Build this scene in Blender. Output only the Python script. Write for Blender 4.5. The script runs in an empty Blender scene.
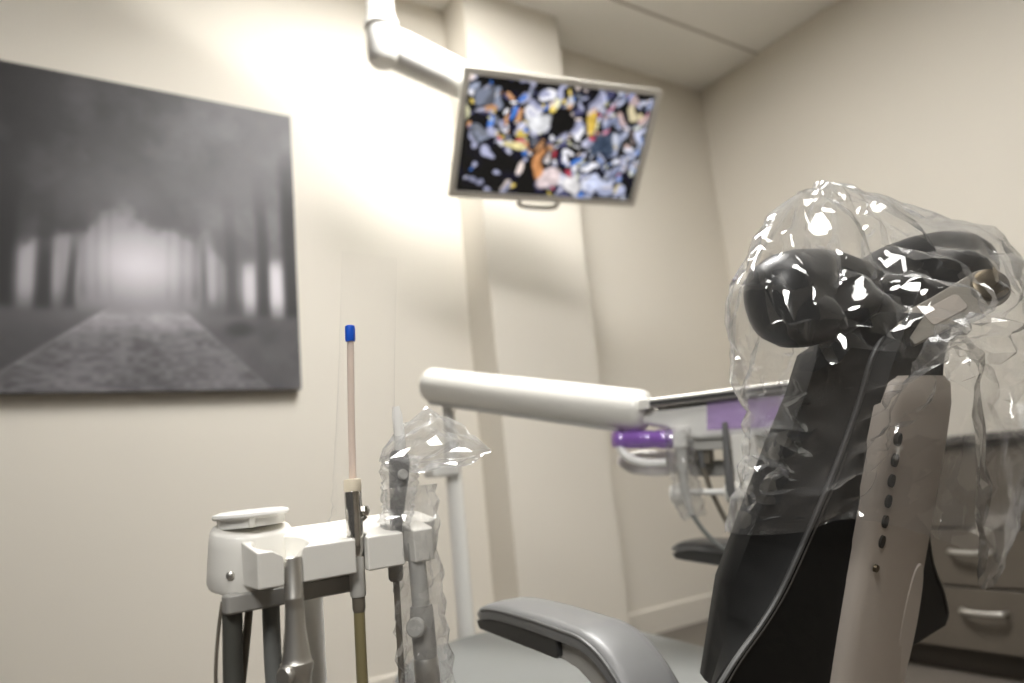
import bpy, bmesh, math, random
import numpy as np
from mathutils import Vector, Matrix
R = math.radians
PI = math.pi
SC = bpy.context.scene
COL = SC.collection
EYE = 0.71           # height of the camera above the floor
rng = np.random.default_rng(7)

# ------------------------------------------------------------------ materials
def new_mat(name):
    m = bpy.data.materials.new(name); m.use_nodes = True
    m.node_tree.nodes.clear()
    return m, m.node_tree.nodes, m.node_tree.links

def srgb(r, g, b):
    f = lambda c: ((c / 255 + 0.055) / 1.055) ** 2.4 if c > 10 else c / 255 / 12.92
    return (f(r), f(g), f(b), 1)

def pbr(name, col, rough=0.5, metal=0.0, noise=0.0, nscale=20.0, bump=0.0, bscale=60.0, coat=0.0, spec=0.5, emit=None, aniso=None):
    m, N, L = new_mat(name)
    out = N.new('ShaderNodeOutputMaterial'); b = N.new('ShaderNodeBsdfPrincipled')
    L.new(b.outputs[0], out.inputs[0])
    b.inputs['Base Color'].default_value = col
    b.inputs['Roughness'].default_value = rough
    b.inputs['Metallic'].default_value = metal
    b.inputs['Coat Weight'].default_value = coat
    b.inputs['Specular IOR Level'].default_value = spec
    tc = N.new('ShaderNodeTexCoord')
    if noise:
        n = N.new('ShaderNodeTexNoise'); n.inputs['Scale'].default_value = nscale; n.inputs['Detail'].default_value = 4
        L.new(tc.outputs['Object'], n.inputs['Vector'])
        r = N.new('ShaderNodeMapRange'); r.inputs['To Min'].default_value = 1 - noise; r.inputs['To Max'].default_value = 1 + noise
        L.new(n.outputs['Fac'], r.inputs['Value'])
        mx = N.new('ShaderNodeMix'); mx.data_type = 'RGBA'; mx.blend_type = 'MULTIPLY'; mx.inputs['Factor'].default_value = 1
        mx.inputs[6].default_value = col
        L.new(r.outputs[0], mx.inputs[7]); L.new(mx.outputs[2], b.inputs['Base Color'])
    if bump:
        n = N.new('ShaderNodeTexNoise'); n.inputs['Scale'].default_value = bscale; n.inputs['Detail'].default_value = 3
        L.new(tc.outputs['Object'], n.inputs['Vector'])
        bp = N.new('ShaderNodeBump'); bp.inputs['Strength'].default_value = bump; bp.inputs['Distance'].default_value = 0.002
        L.new(n.outputs['Fac'], bp.inputs['Height']); L.new(bp.outputs[0], b.inputs['Normal'])
    if emit:
        b.inputs['Emission Color'].default_value = emit[0]; b.inputs['Emission Strength'].default_value = emit[1]
    return m

def film(name, tint=(1, 1, 1, 1), haze=0.06, edge=.3, rough=0.06, gloss=1.0, f0=0.05, bump=0.0, bscale=120, hcol=(.95, .95, .95, 1)):
    """thin clear plastic: see-through, glossy at grazing angles, a little milky"""
    m, N, L = new_mat(name)
    out = N.new('ShaderNodeOutputMaterial')
    tr = N.new('ShaderNodeBsdfTransparent'); tr.inputs[0].default_value = tint
    df = N.new('ShaderNodeBsdfDiffuse'); df.inputs[0].default_value = hcol
    tl = N.new('ShaderNodeBsdfTranslucent'); tl.inputs[0].default_value = hcol
    dm = N.new('ShaderNodeMixShader'); dm.inputs[0].default_value = 0.5
    L.new(df.outputs[0], dm.inputs[1]); L.new(tl.outputs[0], dm.inputs[2])
    gl = N.new('ShaderNodeBsdfGlossy'); gl.inputs['Roughness'].default_value = rough
    lw = N.new('ShaderNodeLayerWeight'); lw.inputs['Blend'].default_value = 0.5
    p5 = N.new('ShaderNodeMath'); p5.operation = 'POWER'; p5.inputs[1].default_value = 4.0
    L.new(lw.outputs['Facing'], p5.inputs[0])
    ma = N.new('ShaderNodeMath'); ma.operation = 'MULTIPLY_ADD'; ma.inputs[1].default_value = 0.9 * gloss; ma.inputs[2].default_value = f0; ma.use_clamp = True
    L.new(p5.outputs[0], ma.inputs[0])
    # haze grows with the path through the film (edge-on folds look whiter)
    p2 = N.new('ShaderNodeMath'); p2.operation = 'POWER'; p2.inputs[1].default_value = 2.0
    L.new(lw.outputs['Facing'], p2.inputs[0])
    hz = N.new('ShaderNodeMath'); hz.operation = 'MULTIPLY_ADD'; hz.inputs[1].default_value = edge; hz.inputs[2].default_value = haze; hz.use_clamp = True
    L.new(p2.outputs[0], hz.inputs[0])
    s1 = N.new('ShaderNodeMixShader'); L.new(hz.outputs[0], s1.inputs[0]); L.new(tr.outputs[0], s1.inputs[1]); L.new(dm.outputs[0], s1.inputs[2])
    s2 = N.new('ShaderNodeMixShader'); L.new(ma.outputs[0], s2.inputs[0]); L.new(s1.outputs[0], s2.inputs[1]); L.new(gl.outputs[0], s2.inputs[2])
    L.new(s2.outputs[0], out.inputs[0])
    if bump:
        tc = N.new('ShaderNodeTexCoord')
        n = N.new('ShaderNodeTexNoise'); n.inputs['Scale'].default_value = bscale; n.inputs['Detail'].default_value = 2; n.inputs['Distortion'].default_value = 1.5
        L.new(tc.outputs['Object'], n.inputs['Vector'])
        bp = N.new('ShaderNodeBump'); bp.inputs['Strength'].default_value = bump; bp.inputs['Distance'].default_value = 0.004
        L.new(n.outputs['Fac'], bp.inputs['Height'])
        for q in (gl, df, tl): L.new(bp.outputs[0], q.inputs['Normal'])
    return m

def vcol_mat(name, rough=0.5, emit=0.0, coat=0.0):
    m, N, L = new_mat(name)
    out = N.new('ShaderNodeOutputMaterial'); b = N.new('ShaderNodeBsdfPrincipled'); L.new(b.outputs[0], out.inputs[0])
    a = N.new('ShaderNodeVertexColor'); a.layer_name = 'print'
    b.inputs['Roughness'].default_value = rough; b.inputs['Coat Weight'].default_value = coat
    if emit:
        b.inputs['Base Color'].default_value = (.01, .01, .01, 1)
        L.new(a.outputs[0], b.inputs['Emission Color']); b.inputs['Emission Strength'].default_value = emit
    else:
        L.new(a.outputs[0], b.inputs['Base Color'])
    return m

M = {}
M['wall'] = pbr('wall_paint', (.70, .658, .585, 1), .75, noise=.02, nscale=3, bump=.05, bscale=300)
M['ceiling'] = pbr('ceiling_paint', (.86, .845, .81, 1), .9, bump=.08, bscale=200)
M['floor'] = pbr('floor_vinyl', (.115, .10, .085, 1), .45, noise=.12, nscale=6)
M['trim'] = pbr('trim_paint', (.66, .62, .55, 1), .7)
M['seam'] = pbr('ceiling_joint', (.42, .39, .35, 1), .9)
M['white'] = pbr('white_plastic', (.84, .82, .77, 1), .28, coat=.15)
M['whitegloss'] = pbr('white_enamel', (.86, .85, .82, 1), .22, coat=.3)
M['cream'] = pbr('cream_plastic', (.85, .76, .60, 1), .35)
M['grey'] = pbr('grey_plastic', (.36, .35, .33, 1), .45)
M['lightgrey'] = pbr('light_grey_plastic', (.55, .54, .51, 1), .4)
M['leather'] = pbr('charcoal_upholstery', (.009, .009, .0088, 1), .55, spec=.28, bump=.18, bscale=900, noise=.1, nscale=30)
M['piping'] = pbr('grey_piping', (.10, .10, .098, 1), .4)
M['seatgrey'] = pbr('grey_upholstery', (.165, .170, .165, 1), .5, bump=.12, bscale=600, noise=.05, nscale=10)
M['armgrey'] = pbr('armrest_upholstery', (.155, .155, .155, 1), .38, bump=.1, bscale=700, noise=.05, nscale=15)
M['dark'] = pbr('dark_plastic', (.035, .035, .035, 1), .4)
M['shell'] = pbr('beige_shell_plastic', (.60, .535, .475, 1), .38)
M['shellrecess'] = pbr('beige_recess_plastic', (.66, .60, .545, 1), .35)
M['slot'] = pbr('slot_dark', (.05, .045, .04, 1), .8)
M['black'] = pbr('black_vinyl', (.012, .012, .013, 1), .35, bump=.05, bscale=500)
M['steel'] = pbr('brushed_steel', (.68, .66, .62, 1), .40, metal=1)
M['chrome'] = pbr('chrome', (.62, .60, .57, 1), .12, metal=1)
M['bronze'] = pbr('dark_bronze', (.16, .13, .09, 1), .35, metal=1)
M['alloy'] = pbr('cast_alloy', (.40, .37, .32, 1), .4, metal=.3)
M['hosedark'] = pbr('dark_grey_hose', (.085, .085, .075, 1), .5)
M['hosegrey'] = pbr('mid_grey_hose', (.20, .205, .195, 1), .5)
M['hoseolive'] = pbr('olive_hose', (.235, .20, .10, 1), .45)
M['hosebrown'] = pbr('taupe_hose', (.16, .14, .11, 1), .45)
M['syringe'] = pbr('dark_grey_metal', (.20, .20, .20, 1), .35, metal=.4)
M['blue'] = pbr('blue_tip_plastic', (.012, .10, .62, 1), .3)
M['purple'] = film('purple_film', (.86, .75, .97, 1), .34, .3, .12, 1.0, .07, bump=.3, bscale=60, hcol=(.74, .57, .95, 1))
M['deeppurple'] = film('purple_wrap_film', (.66, .44, .90, 1), .25, .3, .12, 1.0, .12, bump=.4, bscale=60, hcol=(.50, .28, .80, 1))
M['bag'] = film('clear_bag_film', (.965, .965, .965, 1), .028, .48, .07, 1.0, .13)
M['sleeve'] = film('clear_sleeve_film', (.965, .965, .965, 1), .09, .46, .05, 1.0, .13)
M['thinsleeve'] = film('thin_sleeve_film', (.999, .999, .999, 1), .004, .10, .15, .05, .002)
M['milky'] = film('milky_tube_plastic', (.92, .86, .82, 1), .55, .3, .2, .6, .05, hcol=(.86, .76, .70, 1))
M['laminate'] = pbr('taupe_laminate', (.098, .083, .066, 1), .42, noise=.16, nscale=9)
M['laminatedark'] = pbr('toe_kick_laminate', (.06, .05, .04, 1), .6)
M['counter'] = pbr('dark_counter', (.07, .065, .06, 1), .35)
M['card'] = pbr('white_card', (.82, .81, .78, 1), .6)
M['bezel'] = pbr('champagne_bezel', (.68, .65, .59, 1), .35, metal=.2)
M['canvasedge'] = pbr('canvas_edge', (.05, .05, .055, 1), .7)
M['lamp'] = pbr('lamp_diffuser', (.9, .9, .9, 1), .5, emit=((1, .985, .95, 1), 38.0))
M['lampweak'] = pbr('lamp_diffuser_dim', (.9, .9, .9, 1), .5, emit=((1, .985, .95, 1), 9.0))

# ------------------------------------------------------------------ scene helpers
def thing(name, label, cat, loc=(0, 0, 0), group=None):
    o = bpy.data.objects.new(name, None); COL.objects.link(o); o.empty_display_size = .05
    o.location = loc; o['label'] = label; o['category'] = cat
    if group: o['group'] = group
    return o

def tag(o, label, cat, group=None):
    o['label'] = label; o['category'] = cat
    if group: o['group'] = group
    return o

def root_loc(o):
    while o.parent: o = o.parent
    return np.array(o.location)

class MB:
    def __init__(s): s.V = []; s.F = []; s.n = 0
    def add(s, V, F):
        V = np.asarray(V, float); s.V.append(V); s.F += [tuple(int(i) + s.n for i in f) for f in F]; s.n += len(V); return s
    def build(s, name, mat, parent=None, sharp=35, sub=0, bevel=0, bseg=3, solid=0, loc=None):
        V = np.concatenate(s.V)
        off = root_loc(parent) if parent else (np.array(loc) if loc is not None else V.mean(0) * 0)
        me = bpy.data.meshes.new(name); me.from_pydata((V - off).tolist(), [], s.F); me.validate()
        bm = bmesh.new(); bm.from_mesh(me); bmesh.ops.recalc_face_normals(bm, faces=bm.faces); bm.to_mesh(me); bm.free()
        me.materials.append(mat)
        me.shade_smooth()
        if sharp and not sub: me.set_sharp_from_angle(angle=R(sharp))
        o = bpy.data.objects.new(name, me); COL.objects.link(o)
        if parent: o.parent = parent
        elif loc is not None: o.location = loc
        if bevel:
            b = o.modifiers.new('bevel', 'BEVEL'); b.width = bevel; b.segments = bseg; b.limit_method = 'ANGLE'; b.angle_limit = R(40); b.harden_normals = True
        if sub:
            q = o.modifiers.new('sub', 'SUBSURF'); q.levels = sub; q.render_levels = sub
        if solid:
            q = o.modifiers.new('solid', 'SOLIDIFY'); q.thickness = solid; q.offset = 0
        return o

def frames(P):
    P = np.asarray(P, float); T = np.gradient(P, axis=0); T /= np.linalg.norm(T, axis=1)[:, None] + 1e-12
    a = np.array([0, 0, 1.]) if abs(T[0][2]) < .9 else np.array([1., 0, 0])
    n = np.cross(T[0], a); n /= np.linalg.norm(n); Ns = [n]
    for i in range(1, len(P)):
        n = Ns[-1] - T[i] * (Ns[-1] @ T[i]); n /= np.linalg.norm(n); Ns.append(n)
    Ns = np.array(Ns); return T, Ns, np.cross(T, Ns)

def loft(rings, cap0=True, cap1=True):
    rings = [np.asarray(r, float) for r in rings]; n = len(rings[0]); V = np.concatenate(rings); F = []
    for i in range(len(rings) - 1):
        for j in range(n):
            a = i * n + j; b = i * n + (j + 1) % n
            F.append((a, b, b + n, a + n))
    if cap0: F.append(tuple(range(n))[::-1])
    if cap1: F.append(tuple(range((len(rings) - 1) * n, len(rings) * n)))
    return V, F

def smooth_path(P, k=8):
    """Catmull-Rom through the given points"""
    P = np.asarray(P, float); Q = np.concatenate([[2 * P[0] - P[1]], P, [2 * P[-1] - P[-2]]]); out = []
    for i in range(1, len(Q) - 2):
        for t in np.linspace(0, 1, k, endpoint=False):
            a, b, c, d = Q[i - 1:i + 3]
            out.append(.5 * (2 * b + (c - a) * t + (2 * a - 5 * b + 4 * c - d) * t * t + (3 * b - a - 3 * c + d) * t ** 3))
    out.append(P[-1]); return np.array(out)

def tube(P, rad, n=16, caps=True):
    P = np.asarray(P, float); rad = np.broadcast_to(np.asarray(rad, float), (len(P),))
    T, A, B = frames(P); th = np.linspace(0, 2 * PI, n, endpoint=False)
    return loft([p + r * (np.cos(th)[:, None] * a + np.sin(th)[:, None] * b) for p, r, a, b in zip(P, rad, A, B)], caps, caps)

def lathe(profile, p0, axis=(0, 0, 1), n=32):
    """profile of (radius, height) turned about an axis through p0"""
    ax = np.array(axis, float); ax /= np.linalg.norm(ax)
    a = np.cross(ax, [0, 1., 0] if abs(ax[1]) < .9 else [1., 0, 0]); a /= np.linalg.norm(a); b = np.cross(ax, a)
    th = np.linspace(0, 2 * PI, n, endpoint=False); p0 = np.array(p0, float)
    return loft([p0 + ax * z + max(r, 1e-5) * (np.cos(th)[:, None] * a + np.sin(th)[:, None] * b) for r, z in profile])

def box(c, s, ax=None):
    c = np.array(c, float); s = np.array(s, float) / 2
    A = np.eye(3) if ax is None else np.array(ax, float)
    V = np.array([c + A[0] * x * s[0] + A[1] * y * s[1] + A[2] * z * s[2] for x in (-1, 1) for y in (-1, 1) for z in (-1, 1)])
    return V, [(0, 1, 3, 2), (4, 6, 7, 5), (0, 4, 5, 1), (2, 3, 7, 6), (0, 2, 6, 4), (1, 5, 7, 3)]

def prism(outline, h0, h1, o=(0, 0, 0), ax=None):
    """2-D outline in the first two axes pushed along the third"""
    A = np.eye(3) if ax is None else np.array(ax, float); o = np.array(o, float)
    r = [np.array([o + A[0] * x + A[1] * y + A[2] * z for x, y in outline]) for z in (h0, h1)]
    return loft(r)

def rrect(w, h, r, k=5, cx=0, cy=0):
    out = []
    for sx, sy, a0 in ((1, 1, 0), (-1, 1, 90), (-1, -1, 180), (1, -1, 270)):
        for t in np.linspace(0, 90, k):
            a = R(a0 + t); out.append((cx + sx * (w / 2 - r) + r * math.cos(a), cy + sy * (h / 2 - r) + r * math.sin(a)))
    return out

def yawframe(deg):
    """(along, away, up) for a bar that runs along compass-yaw deg (0 = +Y, 90 = +X)"""
    a = R(deg); e1 = np.array([math.sin(a), math.cos(a), 0]); e2 = np.array([-math.cos(a), math.sin(a), 0]); return np.array([e1, e2, [0, 0, 1.]])

def struct(o):
    o['kind'] = 'structure'; return o

# smooth pseudo-random field for creases
def vnoise(P, seed):
    P = np.asarray(P, float); i = np.floor(P).astype(np.int64); f = P - i; f = f * f * (3 - 2 * f); out = 0
    for dx in (0, 1):
        for dy in (0, 1):
            for dz in (0, 1):
                h = (i[..., 0] + dx) * 374761393 + (i[..., 1] + dy) * 668265263 + (i[..., 2] + dz) * 1274126177 + seed * 974711
                h = (h ^ (h >> 13)) * 1274126177; h = (h ^ (h >> 16)) & 0xffff
                w = (f[..., 0] if dx else 1 - f[..., 0]) * (f[..., 1] if dy else 1 - f[..., 1]) * (f[..., 2] if dz else 1 - f[..., 2])
                out = out + w * (h / 65535.0)
    return out

def facets(P, scale, seed, stretch=(1, 1, 1)):
    """crumple: piecewise-flat height in 0..1 with sharp ridges, like creased film"""
    r = np.random.default_rng(seed); P = np.asarray(P, float) * np.array(stretch) / scale
    out = np.full(len(P), -9.0); lo = P.min(0) - 1; hi = P.max(0) + 1
    cells = [np.arange(a, b) for a, b in zip(np.floor(lo), np.ceil(hi) + 1)]
    C = np.array(np.meshgrid(*cells, indexing='ij')).reshape(3, -1).T
    C = C + r.random(C.shape) * .9
    best = np.full(len(P), 1e9); best2 = best.copy()
    for k in range(len(C)):
        d = np.abs(P - C[k]) @ np.array([1.0, .9, .8])
        m = d < best
        best2 = np.where(m, best, np.minimum(best2, d)); best = np.where(m, d, best)
    return np.clip((best2 - best), 0, 1.2) / 1.2

def tri(x): return np.abs(np.mod(x, 1.0) * 2 - 1)
def crumple(o, ratio, ang, amp, scale, seed, stretch=(1, 1, 1), centre=None):
    """push the film out into sharp creases, then collapse it to flat facets"""
    me = o.data
    P = np.array([v.co for v in me.vertices]); D = np.array([v.normal for v in me.vertices])
    if centre is not None: D = np.sign(np.sum(D * (P - np.array(centre)), 1))[:, None] * D
    h_ = facets(P, scale, seed, stretch) * amp + facets(P + .3, scale * .45, seed + 1, stretch) * amp * .28
    me.vertices.foreach_set('co', (P + D * h_[:, None]).ravel()); me.update()
    q = o.modifiers.new('collapse', 'DECIMATE'); q.ratio = ratio; q.use_collapse_triangulate = True
    bake(o); o.data.shade_smooth(); o.data.set_sharp_from_angle(angle=R(ang)); return o
def bake(o):
    dg = bpy.context.evaluated_depsgraph_get(); dg.update()
    me = bpy.data.meshes.new_from_object(o.evaluated_get(dg)); o.modifiers.clear(); o.data = me; return o

# ------------------------------------------------------------------ the room
XL, XR, YF, YB, H = -1.7, 3.05, -3.4, 2.4, 2.74
def wall(name, c, s, m='wall'):
    return struct(MB().add(*box(c, s)).build(name, M[m]))
wall('floor', ((XL + XR) / 2, (YF + YB) / 2, -.05), (XR - XL + .4, YB - YF + .4, .1), 'floor')
wall('ceiling', ((XL + XR) / 2, (YF + YB) / 2, H + .05), (XR - XL + .4, YB - YF + .4, .1), 'ceiling')
wall('wall_back', ((XL + XR) / 2, YB + .05, H / 2), (XR - XL, .1, H))
wall('wall_right', (XR + .05, (YF + YB) / 2, H / 2), (.1, YB - YF + .2, H))
wall('wall_front', ((XL + XR) / 2, YF - .05, H / 2), (XR - XL, .1, H))
wall('wall_column', (1.66, YB - .09, H / 2), (.49, .18, H))
# ceiling joint strip and cove base
wall('trim_1', ((XL + XR) / 2, 2.005, H - .001), (XR - XL, .012, .004), 'seam')
bb = MB()
bb.add(*prism([(0, 0), (.008, 0), (.008, .098), (.002, .104), (0, .104)], XL, 1.415, o=(0, YB, 0), ax=[[0, -1, 0], [0, 0, 1], [1, 0, 0]]))
bb.add(*prism([(0, 0), (.008, 0), (.008, .098), (.002, .104), (0, .104)], 1.905, XR, o=(0, YB, 0), ax=[[0, -1, 0], [0, 0, 1], [1, 0, 0]]))
struct(bb.build('baseboard_back', M['trim']))

# ceiling light panels (behind and above the camera)
for i, (x, y, pw, lab) in enumerate(((1.0, 1.22, .60, 'recessed ceiling light panel above the treatment chair'), (.55, -.20, .60, 'recessed ceiling light panel farther from the picture wall, behind the chair back'))):
    t = thing('ceiling_light', lab, 'light', (x, y, H - .03), 'ceiling light panels')
    f = MB(); pl = .95
    for c, s in (((x - pw / 2 - .02, y, H - .012), (.04, pl + .08, .024)), ((x + pw / 2 + .02, y, H - .012), (.04, pl + .08, .024)), ((x, y - pl / 2 - .02, H - .012), (pw, .04, .024)), ((x, y + pl / 2 + .02, H - .012), (pw, .04, .024))):
        f.add(*box(c, s))
    f.build('frame', M['whitegloss'], t)
    MB().add(*box((x, y, H - .01), (pw, pl, .008))).build('diffuser', M['lamp' if i == 0 else 'lampweak'], t)

# ------------------------------------------------------------------ canvas picture
def tree_avenue(n):
    """black-and-white picture of a misty avenue of trees: returns n*n*3 linear colours, row 0 at the bottom"""
    s, t = np.meshgrid(np.linspace(0, 1, n), np.linspace(0, 1, n))
    nz = lambda sc, sd, sx=1.0: vnoise(np.stack([s * sc * sx, t * sc, np.zeros_like(s)], -1), sd)
    oct_ = lambda sc, sd: sum(nz(sc * 2 ** k, sd + k) * .5 ** k for k in range(5)) / 1.94
    fb = oct_(5, 1); fc = oct_(9, 31)
    sg = lambda x, w: 1 / (1 + np.exp(np.clip(-x / w, -60, 60)))
    g = np.exp(-(((s - .50) / .13) ** 2 + ((t - .385) / .075) ** 2))         # mist light at the end
    g2 = np.exp(-(((s - .51) / .22) ** 2 + ((t - .41) / .16) ** 2))
    L = .16 + .36 * g2 + .20 * g + .10 * (fc - .5)
    for cx, w, dk in ((.345, .014, .10), (.385, .010, .07), (.42, .007, .05), (.585, .008, .06), (.625, .012, .09), (.665, .014, .12)):
        L -= dk * np.exp(-((s - cx - .015 * (nz(5, 9) - .5)) / w) ** 2) * sg(t - .29, .01)
    # bright gaps between the nearer trunks
    for cx, w, t0, t1, b in ((.200, .020, .24, .43, .45), (.275, .012, .26, .41, .36), (.835, .020, .24, .43, .66), (.925, .028, .20, .44, .80), (.715, .012, .28, .47, .42)):
        L += (b - L) * np.exp(-((s - cx) / w) ** 4) * sg(t - t0, .012) * sg(t1 + .05 * (fc - .5) - t, .012)
    # dark undergrowth each side, above the ground
    side = np.clip((np.abs(s - .50) - .16) / .05, 0, 1) * sg(.285 + .05 * (fb - .5) - t, .012)
    L = L * (1 - .7 * side) + .06 * side
    # canopy arching over the path: dark on the left, canvas glare painted in paler on the right
    arch = .545 - 1.55 * np.clip(np.abs(s - .505) - .05, 0, 1) ** 1.5 + (fb - .5) * .30 + (fc - .5) * .10
    arch = np.maximum(arch, .425 + .05 * (fc - .5))
    can = sg(t - arch, .012)
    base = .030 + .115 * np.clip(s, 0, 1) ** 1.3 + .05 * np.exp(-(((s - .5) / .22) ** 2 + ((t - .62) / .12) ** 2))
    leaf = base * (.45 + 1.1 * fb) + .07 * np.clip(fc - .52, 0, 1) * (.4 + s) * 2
    leaf += .07 * np.clip(s - .55, 0, 1) * np.exp(-((t - .82) / .2) ** 2)  # glare on the upper right of the canvas, added to the leaf tone
    L = L * (1 - can) + leaf * can
    # trunks: clear below, dissolving into the canopy
    for cx, w, t0, dk, top in ((.035, .030, .14, .020, .9), (.150, .030, .17, .022, .62), (.243, .022, .21, .035, .50), (.315, .013, .24, .06, .44), (.775, .020, .22, .085, .56), (.880, .022, .17, .055, .62), (.982, .030, .08, .035, .80), (.69, .010, .25, .16, .46)):
        c = cx + .014 * (nz(4, int(cx * 100)) - .5) - .025 * (t - .4) * np.sign(cx - .5)
        ww = w * (1 + .6 * np.exp(-(t - t0) / .03)) * (1 + .2 * np.clip(t - .4, 0, .5))
        m = np.exp(-(np.abs(s - c) / ww) ** 4) * sg(t - t0, .006) * sg(top + .2 * (fb - .5) - t, .05)
        L = L * (1 - m) + dk * (.8 + .4 * fc) * m
    # path with clear kerb lines, leaf litter
    gr = sg(.245 + .03 * (fb - .5) - t, .006)
    pl, pr = .40 - (.245 - t) * 1.35, .64 + (.245 - t) * 1.05
    path = (s > pl) & (s < pr)
    lit = .15 + .10 * (nz(110, 21, .5) - .5) + .14 * (fc - .5) + .05 * (nz(45, 24, .5) - .5)
    G = np.where(path, lit + .16 * np.exp(-((t - .25) / .06) ** 2), .05 + .10 * fc * (.4 + .8 * s)) + .10 * np.exp(-(((s - .5) / .3) ** 2 + ((t - .24) / .05) ** 2))
    G += .07 * (np.exp(-((s - pl) / .008) ** 2) + .6 * np.exp(-((s - pr) / .008) ** 2))
    L = L * (1 - gr) + G * gr
    # bench on the right
    L = L * (1 - .55 * np.exp(-(((s - .80) / .05) ** 2 + ((t - .20) / .028) ** 2) ** 2))
    L = np.clip(L, .012, 1) * .80
    return np.stack([L * 1.0, L * .955, L * 1.02], -1)

def print_grid(name, n, corner, ux, uy, colors, mat, parent):
    a, b = np.meshgrid(np.linspace(0, 1, n), np.linspace(0, 1, n))
    V = np.array(corner) + a.reshape(-1, 1) * np.array(ux) + b.reshape(-1, 1) * np.array(uy)
    F = [(i * n + j, i * n + j + 1, (i + 1) * n + j + 1, (i + 1) * n + j) for i in range(n - 1) for j in range(n - 1)]
    off = root_loc(parent)
    me = bpy.data.meshes.new(name); me.from_pydata((V - off).tolist(), [], F)
    at = me.color_attributes.new('print', 'FLOAT_COLOR', 'POINT')
    at.data.foreach_set('color', np.concatenate([colors.reshape(-1, 3), np.ones((n * n, 1))], 1).astype(np.float32).ravel())
    me.materials.append(mat); o = bpy.data.objects.new(name, me); COL.objects.link(o); o.parent = parent
    return o

t = thing('canvas_picture', 'large square canvas print of a misty black-and-white avenue of trees', 'picture', (.235, YB - .001, 1.07))
MB().add(*box((.235, YB - .017, 1.57), (.97, .032, 1.0))).build('stretcher_edge', M['canvasedge'], t, bevel=.003)
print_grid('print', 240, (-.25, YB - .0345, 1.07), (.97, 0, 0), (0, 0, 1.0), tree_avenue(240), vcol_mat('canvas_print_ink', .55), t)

# ------------------------------------------------------------------ monitor on its ceiling arm
mc = np.array([1.482, 1.803, 1.845]); ma, mt = R(-12.3), R(41.4)
mX = np.array([math.cos(ma), math.sin(ma), 0]); mN = np.array([math.sin(ma) * math.cos(mt), -math.cos(ma) * math.cos(mt), -math.sin(mt)])
mU = np.cross(mN, mX); MA = np.array([mX, mU, mN])
if mU[2] < 0: mU = -mU; MA = np.array([mX, mU, mN])
mw, mh = .739, .431
t = thing('monitor', 'flat silver-framed monitor tilted down on the ceiling arm, showing a colourful picture', 'monitor', tuple(mc - mN * .02))
body = MB().add(*prism(rrect(mw - .03, mh - .03, .02), -.05, -.012, mc, MA))
body.build('back_cover', M['lightgrey'], t, bevel=.006)
fr = MB()
ow, iw = rrect(mw, mh, .008, 4), rrect(mw - .044, mh - .044, .002, 4)
def ring2(o2, i2, z0, z1):
    n = len(o2); V = []
    for z in (z0, z1):
        for q in (o2, i2): V += [mc + mX * x + mU * y + mN * z for x, y in q]
    F = []
    for j in range(n):
        k = (j + 1) % n
        F += [(j, k, n + k, n + j), (2 * n + j, 3 * n + j, 3 * n + k, 2 * n + k), (j, 2 * n + j, 2 * n + k, k), (n + j, n + k, 3 * n + k, 3 * n + j)]
    return np.array(V), F
fr.add(*ring2(ow, iw, -.013, .004)); fr.build('bezel', M['bezel'], t)
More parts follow.
